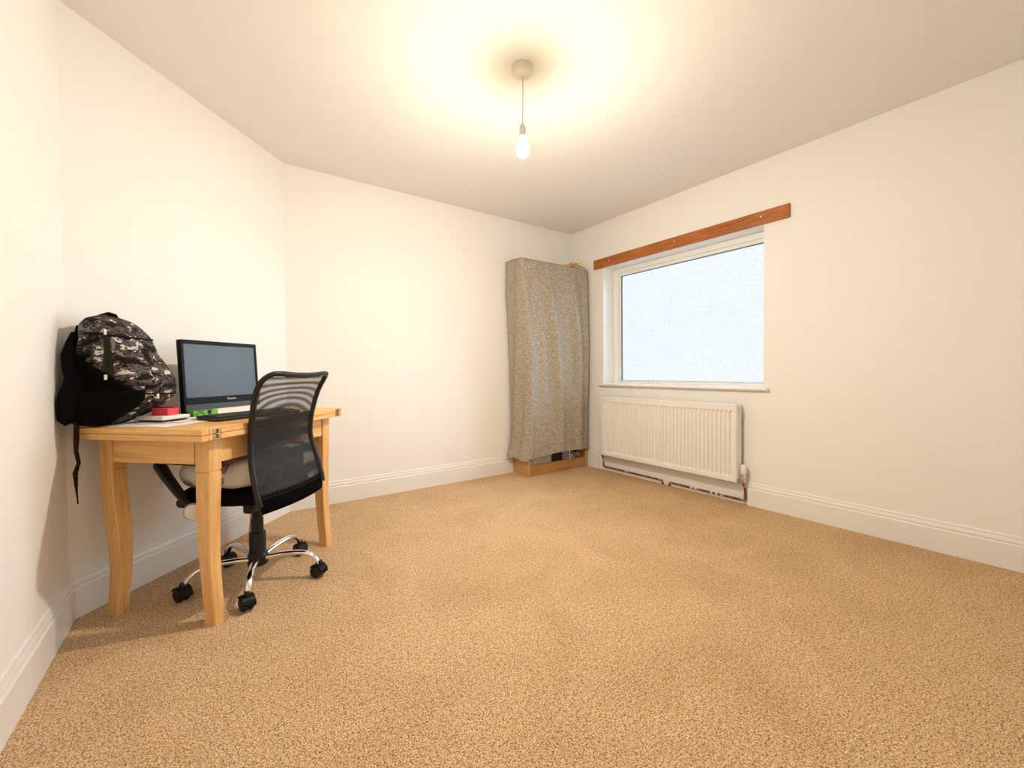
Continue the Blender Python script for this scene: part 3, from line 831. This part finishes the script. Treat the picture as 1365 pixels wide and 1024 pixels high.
# sheets of paper under the rucksack
def sheet(w, h, curl, seed):
    def f(bm):
        n = 8
        hgt = lambda i, j: 0.0009 + curl * (abs(noise.noise(Vector((i * .4, j * .4, seed)))) + 0.3 * (i / n) ** 3)
        top = [[bm.verts.new((w * i / n, h * j / n, hgt(i, j))) for i in range(n + 1)] for j in range(n + 1)]
        bot = [[bm.verts.new((w * i / n, h * j / n, hgt(i, j) - 0.0009)) for i in range(n + 1)] for j in range(n + 1)]
        for j in range(n):
            for i in range(n):
                bm.faces.new((top[j][i], top[j][i + 1], top[j + 1][i + 1], top[j + 1][i]))
                bm.faces.new((bot[j][i], bot[j + 1][i], bot[j + 1][i + 1], bot[j][i + 1]))
        for k in range(n):
            bm.faces.new((bot[0][k], bot[0][k + 1], top[0][k + 1], top[0][k])); bm.faces.new((top[n][k], top[n][k + 1], bot[n][k + 1], bot[n][k]))
            bm.faces.new((top[k][0], top[k + 1][0], bot[k + 1][0], bot[k][0])); bm.faces.new((bot[k][n], bot[k + 1][n], top[k + 1][n], top[k][n]))
    return f
simple('paper_sheet', M['pinkpaper'], sheet(0.21, 0.297, 0.0, 1), tw(0.030, 0.186, TZ + 0.0002), TRZ + 0.01, 'salmon sheet lowest under the white paper at the table end', 'paper')
simple('paper_sheet', M['paper'], sheet(0.215, 0.305, 0.002, 2), tw(0.034, 0.196, TZ + 0.0014), TRZ + 0.02, 'white sheet of paper at the table end under the camouflage rucksack', 'paper')
simple('paper_sheet', M['paper'], sheet(0.26, 0.16, 0.0012, 5), tw(0.160, 0.262, TZ + 0.0046), TRZ + 0.46, 'white sheet of paper turned askew between the white pad and the keyboard', 'paper')

pad = thing('white_pad', 'thick white rounded pad lying before the rucksack with a red box on it', 'pad', tw(0.200, 0.376, TZ + 0.0080), TRZ)
part('pad_top', M['white'], pad, lambda bm: box(bm, -0.068, 0.062, -0.060, 0.080, 0.0060, 0.0225, 0.0075, 4), 40)
part('pad_underside_shade', M['dark'], pad, lambda bm: box(bm, -0.060, 0.054, -0.052, 0.072, 0, 0.0065, 0.002))  # near-black slab: the shadow below the pad put into its colour
simple('red_box', M['pink'], lambda bm: box(bm, -0.03, 0.03, -0.037, 0.037, 0, 0.029, 0.003, 2), tw(0.206, 0.386, TZ + 0.0307), TRZ + 0.12, 'small bright red-pink box on the white pad', 'box')
bx = thing('green_and_white_carton', 'slim white carton with a green end between keyboard and monitor', 'carton', tw(0.345, 0.390, TZ + 0.0060), TRZ - math.radians(4.5))
part('carton_body', M['white'], bx, lambda bm: box(bm, 0.128, 0.44, 0, 0.036, 0, 0.027, 0.001))
ge = part('green_end', M['green'], bx, lambda bm: box(bm, 0, 0.1285, -0.0004, 0.0362, 0, 0.0273, 0.001), label='bright green end')
part('round_mark', M['dark'], ge, lambda bm: lathe(bm, [(0, 0.0012), (0.0095, 0.001), (0.010, 0), (0, 0)], 18, mtx=Matrix.Translation((0.082, -0.0004, 0.017)) @ Matrix.Rotation(PI / 2, 4, 'X')))
part('dark_stripe', M['dark'], ge, lambda bm: tube(bm, [(0.022, -0.0005, 0.027), (0.040, -0.0005, 0.015), (0.058, -0.0005, 0.008)], [0.0006, 0.0018, 0.0012], 6))
def pouch(bm):
    cushion_rows(bm, 0.075, -0.028, 0.028, 0, 0.052, rx=2.6, wob=0.010, seed=2)
simple('black_pouch', M['softblack'], pouch, tw(0.318, 0.500, TZ + 0.0005), TRZ + 1.35, 'small soft black pouch between rucksack and monitor', 'pouch', 60)

# ------------------------------------------------------------------ rucksack
bag_c = tw(0.122, 0.496, TZ + 0.006)
BF = math.atan2(-0.38, 0.925)
bag = thing('backpack', 'stuffed camouflage rucksack leaning on the wall at the table end', 'backpack', bag_c, BF)
BS = [ # z, xc, a (front-back), b (half width), back lean
 (0.000, -0.060, 0.055, 0.100), (0.012, -0.050, 0.068, 0.114), (0.05, -0.016, 0.102, 0.130), (0.10, 0.018, 0.136, 0.140), (0.16, 0.026, 0.138, 0.140),
 (0.21, 0.016, 0.126, 0.140), (0.27, 0.002, 0.112, 0.138), (0.33, -0.014, 0.098, 0.132), (0.37, -0.026, 0.086, 0.122), (0.405, -0.038, 0.068, 0.106), (0.430, -0.044, 0.046, 0.084), (0.444, -0.048, 0.018, 0.050)]
def bag_pt(z, th, off=0.0):
    xc, a, b = catmull(BS, z)
    n = 2.9
    c, s = math.cos(th), math.sin(th)
    x = math.copysign(abs(c) ** (2 / n), c); y = math.copysign(abs(s) ** (2 / n), s)
    p = Vector((xc + (a + off) * x, (b + off) * y, z))
    w = noise.noise(p * 9) * 0.010 + noise.noise(p * 22 + Vector((5, 0, 0))) * 0.004
    return p + Vector((x, y, 0)) * w
def bag_body(bm):
    rows = []
    N = 56
    for j in range(31):
        z = 0.444 * (j / 30)
        rows.append([bm.verts.new(bag_pt(z, 2 * PI * i / N)) for i in range(N)])
    grid_faces(bm, rows, True)
    bm.faces.new(rows[0][::-1]); bm.faces.new(rows[-1])
part('main_body', M['camo'], bag, bag_body, 70)
def bag_patch(th0, th1, z0, z1, off, thick=0.004, N=14, NZ=12):
    """shell over part of the body; th0/th1 in degrees may be functions of t (0 bottom .. 1 top)"""
    def f(bm):
        rows = []
        for j in range(NZ + 1):
            t_ = j / NZ; z = z0 + (z1 - z0) * t_
            a = th0(t_) if callable(th0) else th0; b = th1(t_) if callable(th1) else th1
            rows.append([bm.verts.new(bag_pt(z, math.radians(a + (b - a) * i / N), off)) for i in range(N + 1)])
        grid_faces(bm, rows)
        bmesh.ops.solidify(bm, geom=bm.faces[:], thickness=thick)
    return f
part('back_padding', M['softblack'], bag, bag_patch(125, lambda t_: interp([(0.0, 304), (0.30, 303), (0.42, 281), (0.56, 268), (0.74, 243), (1.0, 212)], t_)[0], 0.004, 0.40, 0.008, 0.004, 22, 24), 70, label='black padded back panel')
part('side_pocket', M['meshblack'], bag, bag_patch(236, lambda t_: 322 - 8 * t_, 0.004, 0.140, 0.014), 70, label='black mesh side pocket')
part('zip_tape', M['olive'], bag, bag_patch(lambda t_: 262 + 22 * t_, lambda t_: 272 + 23 * t_, 0.15, 0.375, 0.004, 0.002, 3, 16), 70, label='dark olive zip strip')
def piping(bm):
    pts = []
    for i in range(25):
        th = math.radians(258 + (450 - 258) * i / 24)
        z = 0.365 - 0.014 * math.sin(PI * i / 24)
        pts.append(bag_pt(z, th, 0.002))
    tube(bm, pts, 0.004, 6)
part('front_zip', M['meshblack'], bag, piping, 70)
part('front_zip', M['meshblack'], bag, lambda bm: tube(bm, [bag_pt(0.125 - 0.006 * math.sin(i / 16 * PI), math.radians(318 + 110 * i / 16), 0.002) for i in range(17)], 0.0035, 6), 70)
for z, th in ((0.368, 288), (0.192, 271), (0.112, 340)):
    def pull(bm):
        p = bag_pt(z, math.radians(th), 0.010)
        box(bm, -0.004, 0.004, -0.004, 0.004, -0.010, 0.010, 0.0015, 1, Matrix.Translation(p) @ Matrix.Rotation(math.radians(th), 4, 'Z'))
    part('zip_pull', M['pulls'], bag, pull, label='pale zip pull')
def handle(bm):
    tube(bm, [(-0.070, -0.045, 0.418), (-0.060, -0.030, 0.444), (-0.049, -0.005, 0.456), (-0.044, 0.020, 0.452), (-0.042, 0.040, 0.430)], [0.009, 0.010, 0.011, 0.010, 0.009], 8, flat=(0.5, 1.5))
part('grab_handle', M['softblack'], bag, handle, 60)
# shoulder strap that sags out at the wall side and its loose webbing tail
def strap(bm):
    P = [bag_pt(z, math.radians(th), off) for z, th, off in ((0.370, 205, 0.006), (0.33, 214, 0.010), (0.28, 222, 0.012), (0.23, 228, 0.014), (0.19, 231, 0.016), (0.155, 233, 0.024), (0.125, 235, 0.034), (0.100, 236, 0.034), (0.065, 238, 0.026), (0.030, 242, 0.030), (0.012, 250, 0.030))]
    tube(bm, P, [0.014, 0.020, 0.024, 0.026, 0.027, 0.027, 0.026, 0.026, 0.026, 0.020, 0.010], 10, flat=(0.45, 1.2))
part('shoulder_strap', M['softblack'], bag, strap, 60)
def tail(bm):
    base = bag_c
    W_ = [(-0.430, 2.295, 0.850), (-0.436, 2.290, 0.80), (-0.438, 2.292, 0.75), (-0.440, 2.296, 0.70), (-0.434, 2.300, 0.655), (-0.444, 2.300, 0.615), (-0.443, 2.301, 0.570), (-0.442, 2.304, 0.535), (-0.440, 2.304, 0.508), (-0.4395, 2.304, 0.494)]
    m = Matrix.Rotation(-BF, 4, 'Z')
    tube(bm, [m @ (Vector(p) - base) for p in W_], [0.015, 0.014, 0.014, 0.011, 0.0105, 0.013, 0.009, 0.005, 0.0035, 0.0045], 8, flat=(0.35, 1.0))
part('strap_tail', M['maroon'], bag, tail, 60, label='dark maroon webbing tail hanging below the table top')

# ------------------------------------------------------------------ bookcase under the sheet
KX0, KX1, KY0, KY1, KZ = 2.425, 3.200, 3.112, 3.364, 2.045
ko = Vector(((KX0 + KX1) / 2, (KY0 + KY1) / 2, 0))
bc = thing('bookcase', 'tall wooden bookcase in the room corner hidden by a grey sheet', 'bookcase', ko)
part('side_panel', M['shelfz'], bc, rel(lambda bm: box(bm, KX0, KX0 + 0.022, KY0, KY1, 0, KZ, 0.0015), ko))
part('side_panel', M['shelfz'], bc, rel(lambda bm: box(bm, KX1 - 0.022, KX1, KY0, KY1, 0, KZ, 0.0015), ko))
part('plinth', M['shelfx'], bc, rel(lambda bm: box(bm, KX0 + 0.022, KX1 - 0.022, KY0 + 0.012, KY0 + 0.030, 0, 0.098, 0.0015), ko))
part('back_board', M['shelfz'], bc, rel(lambda bm: box(bm, KX0 + 0.022, KX1 - 0.022, KY1 - 0.008, KY1 - 0.002, 0.098, KZ - 0.02), ko))
for z in (0.080, 0.46, 0.84, 1.22, 1.62, KZ - 0.020):
    part('shelf', M['shelfx'], bc, rel(lambda bm: box(bm, KX0 + 0.022, KX1 - 0.022, KY0 + (0.030 if z < 0.1 else 0.004), KY1 - 0.008, z, z + 0.018, 0.001), ko))
# what shows below the hem, on the bottom shelf
SZ = 0.0982
st = thing('storage_drawer', 'pale grey plastic drawer with white knob on the bottom shelf', 'drawer box', (2.60, 3.22, SZ))
part('drawer_body', M['lightgrey'], st, lambda bm: box(bm, -0.140, 0.142, -0.068, 0.10, 0, 0.16, 0.004, 2))
part('drawer_knob', M['white'], st, lambda bm: lathe(bm, [(0, 0.016), (0.010, 0.014), (0.013, 0.008), (0.010, 0.002), (0.006, 0), (0, 0)], 14, mtx=Matrix.Translation((-0.078, -0.068, 0.034)) @ Matrix.Rotation(PI / 2, 4, 'X')), 50)
simple('black_box', M['black'], lambda bm: box(bm, -0.068, 0.068, -0.05, 0.10, 0, 0.11, 0.004, 2), (2.816, 3.21, SZ), 0, 'small black box between the pale drawer and a grey box', 'box')
gb = thing('grey_box', 'little grey box with white edge on the bottom shelf', 'box', (2.945, 3.20, SZ))
part('grey_case', M['grey'], gb, lambda bm: box(bm, -0.052, 0.036, -0.05, 0.10, 0, 0.11, 0.003))
part('white_edge', M['white'], gb, lambda bm: box(bm, 0.0362, 0.052, -0.052, 0.10, 0, 0.112, 0.002))
def shoe(bm):
    rows = []
    for j, (y, w, h) in enumerate([(-0.072, 0.018, 0.040), (-0.062, 0.030, 0.060), (-0.04, 0.040, 0.072), (0.0, 0.042, 0.078), (0.05, 0.041, 0.088), (0.10, 0.039, 0.096), (0.125, 0.030, 0.086)]):
        rows.append([bm.verts.new((w * math.cos(PI * k / 10), y, 0.004 + h * math.sin(PI * k / 10) ** 0.7)) for k in range(11)])
    grid_faces(bm, rows)
    lo = [r[0] for r in rows]; ro_ = [r[-1] for r in rows]
    for a, b, c, d in zip(lo, lo[1:], ro_[1:], ro_): bm.faces.new((a, d, c, b))
    bm.faces.new(rows[0]); bm.faces.new(rows[-1][::-1])
for x, lab in ((3.040, 'dark dotted cloth slipper next to the grey box'), (3.128, 'dark dotted cloth slipper nearest the radiator')):
    simple('slipper', M['dots'], shoe, (x, 3.215, SZ), 0, lab, 'slipper', 50, 'dotted slippers on the bottom shelf')

# straw tray on top : a woven ring of straw coils with loose ends
stw = thing('straw_bundle', 'bundle of orange straw on the covered bookcase top', 'straw', (3.07, 3.17, 2.066))
def straw_coil(seed):
    def f(bm):
        rnd = random.Random(seed)
        for k in range(9):
            x0 = -0.10 + rnd.uniform(-0.02, 0.03); y0 = rnd.uniform(-0.045, 0.045); z0 = 0.004 + k * 0.004
            pts = []
            for i in range(7):
                s = i / 6
                pts.append((x0 + s * rnd.uniform(0.19, 0.23), y0 + 0.015 * math.sin(s * 4 + k), max(0.004, z0 + 0.018 * math.sin(s * PI) * rnd.uniform(0.5, 1.1))))
            tube(bm, pts, [0.003, 0.0045, 0.005, 0.005, 0.0048, 0.004, 0.0025], 6)
    return f
part('straw_strands', M['straw'], stw, straw_coil(3), 60)
part('loose_straw', M['straw'], stw, lambda bm: tube(bm, [(0.085, 0.0, 0.02), (0.092, -0.004, 0.05), (0.088, -0.006, 0.075)], [0.004, 0.003, 0.0015], 6), 60)
part('straw_tie', M['straw'], stw, lambda bm: tube(bm, [(0.005, 0.055 * math.cos(a), 0.026 + 0.026 * math.sin(a)) for a in [i * 2 * PI / 14 for i in range(15)]], 0.004, 6), 60)

# ------------------------------------------------------------------ draped sheet
def sheet_drape(bm):
    NXs, NZs = 110, 84
    xl, xr, yf, yb = KX0 - 0.010, KX1 + 0.008, KY0 - 0.012, KY1 - 0.004
    zt = KZ + 0.010
    # path around left side, front, right side
    side_l = yb - yf; front = xr - xl
    L = side_l * 2 + front
    rows = []
    for j in range(NZs + 1):
        tz = j / NZs                                  # 0 top .. 1 hem
        row = []
        for i in range(NXs + 1):
            s = L * i / NXs
            # hem height varies along the front
            hem = 0.150
            if s < side_l: hem = 0.158 + 0.008 * math.sin(s * 20)
            elif s < side_l + front:
                q = (s - side_l) / front
                hem = 0.176 + 0.026 * min(1, q / 0.5) - 0.004 * math.sin(q * 9)
            else: hem = 0.19
            z = zt + (hem - zt) * tz
            bl = catmull([(0.0, 0.078, 0.070), (0.06, 0.072, 0.066), (0.18, 0.062, 0.070), (0.27, 0.040, 0.058), (0.5, 0.022, 0.040), (0.8, 0.006, 0.026), (0.92, 0.004, 0.040), (1.0, 0.012, 0.082)], tz)
            corner_x, back_x = bl
            if s < side_l:
                q = s / side_l
                x = xl - (back_x * (1 - q) + corner_x * q)
                x -= 0.014 * math.sin(q * 9 + tz * 7) * math.sin(PI * q) * (0.4 + tz)
                y = yb + (yf - yb) * q
                nx, ny = -1, 0
            elif s < side_l + front:
                q = (s - side_l) / front
                x = (xl - corner_x * (1 - q) ** 1.0 * 1.0) + (xr - xl + corner_x * 0) * q + corner_x * 0
                x = (xl - corner_x) * (1 - q) + xr * q
                env = min(1.0, tz * 3.0) * (1.0 - 0.55 * max(0, tz - 0.55) / 0.45)
                f = 0.0
                for c0, wd, am, sl in ((0.03, 0.055, 0.050, 0.0), (0.22, 0.035, 0.014, 0.03), (0.36, 0.070, 0.062, 0.16), (0.60, 0.045, 0.014, 0.05), (0.74, 0.085, 0.066, 0.08), (0.95, 0.03, 0.012, 0.0)):
                    d_ = (q - c0 - sl * tz) / wd
                    f += am * math.exp(-d_ * d_)
                y = yf - 0.004 - f * env - 0.012 * math.sin(PI * q) * tz
                y -= 0.05 * max(0, 1 - abs(q - 0.97) / 0.10) * math.sin(PI * min(1, tz * 1.25)) * 0.5
                nx, ny = 0, -1
            else:
                q = (s - side_l - front) / side_l
                x = xr + 0.012 * math.sin(PI * q) * env_r(tz); y = yf + (yb - yf) * q
                nx, ny = 1, 0
            p = Vector((x, y, z))
            wv = noise.noise(Vector((s * 7, z * 1.5, 1.3))) * 0.006 * min(1, tz * 4) + noise.noise(Vector((s * 16, z * 5, 8))) * 0.0025
            p += Vector((nx, ny, 0)) * wv
            # round the vertical corners
            row.append(bm.verts.new(p))
        rows.append(row)
    grid_faces(bm, rows)
    # flat top, sagging a little, joined to the rim
    top = rows[0]
    cxm = (xl + xr) / 2
    inner = []
    prev = top
    for k in range(1, 9):
        ring = []
        for v in top:
            p = v.co.copy(); t_ = k / 8
            tgt = Vector((p.x, yb - 0.0, zt + 0.004))
            q = p.lerp(tgt, t_); q.z = zt + 0.006 * math.sin(t_ * PI)
            ring.append(bm.verts.new(q))
        for a in range(len(top) - 1):
            try: bm.faces.new((prev[a + 1], prev[a], ring[a], ring[a + 1]))
            except ValueError: pass
        prev = ring
    bmesh.ops.remove_doubles(bm, verts=bm.verts[:], dist=0.0008)
    bmesh.ops.smooth_vert(bm, verts=bm.verts[:], factor=0.5, use_axis_x=True, use_axis_y=True, use_axis_z=False)
    bmesh.ops.smooth_vert(bm, verts=bm.verts[:], factor=0.5, use_axis_x=True, use_axis_y=True, use_axis_z=False)
def env_r(t): return math.sin(PI * min(1.0, t))
bm = bmesh.new(); sheet_drape(bm)
bmesh.ops.translate(bm, vec=-ko, verts=bm.verts[:])
o = finish('draped_sheet', bm, M['cloth'], smooth=True); o.location = ko
tag(o, 'heather grey sheet draped over the tall bookcase in the corner', 'sheet')

# ------------------------------------------------------------------ small things
hk = bmesh.new()
tube(hk, [(0, 0, 0), (0.004, -0.012, 0.0), (0.012, -0.018, 0.002), (0.024, -0.014, 0.008), (0.032, -0.008, 0.016)], [0.003, 0.003, 0.0028, 0.0026, 0.002], 6)
o = finish('cable_stub', hk, M['white'], smooth=True)
o.location = Vector((-0.224, 2.694, 0.44)) + nB * 0.002; o.rotation_euler = (0, 0, TRZ)
tag(o, 'tiny white curled cable stub on the wall behind the chair', 'cable')
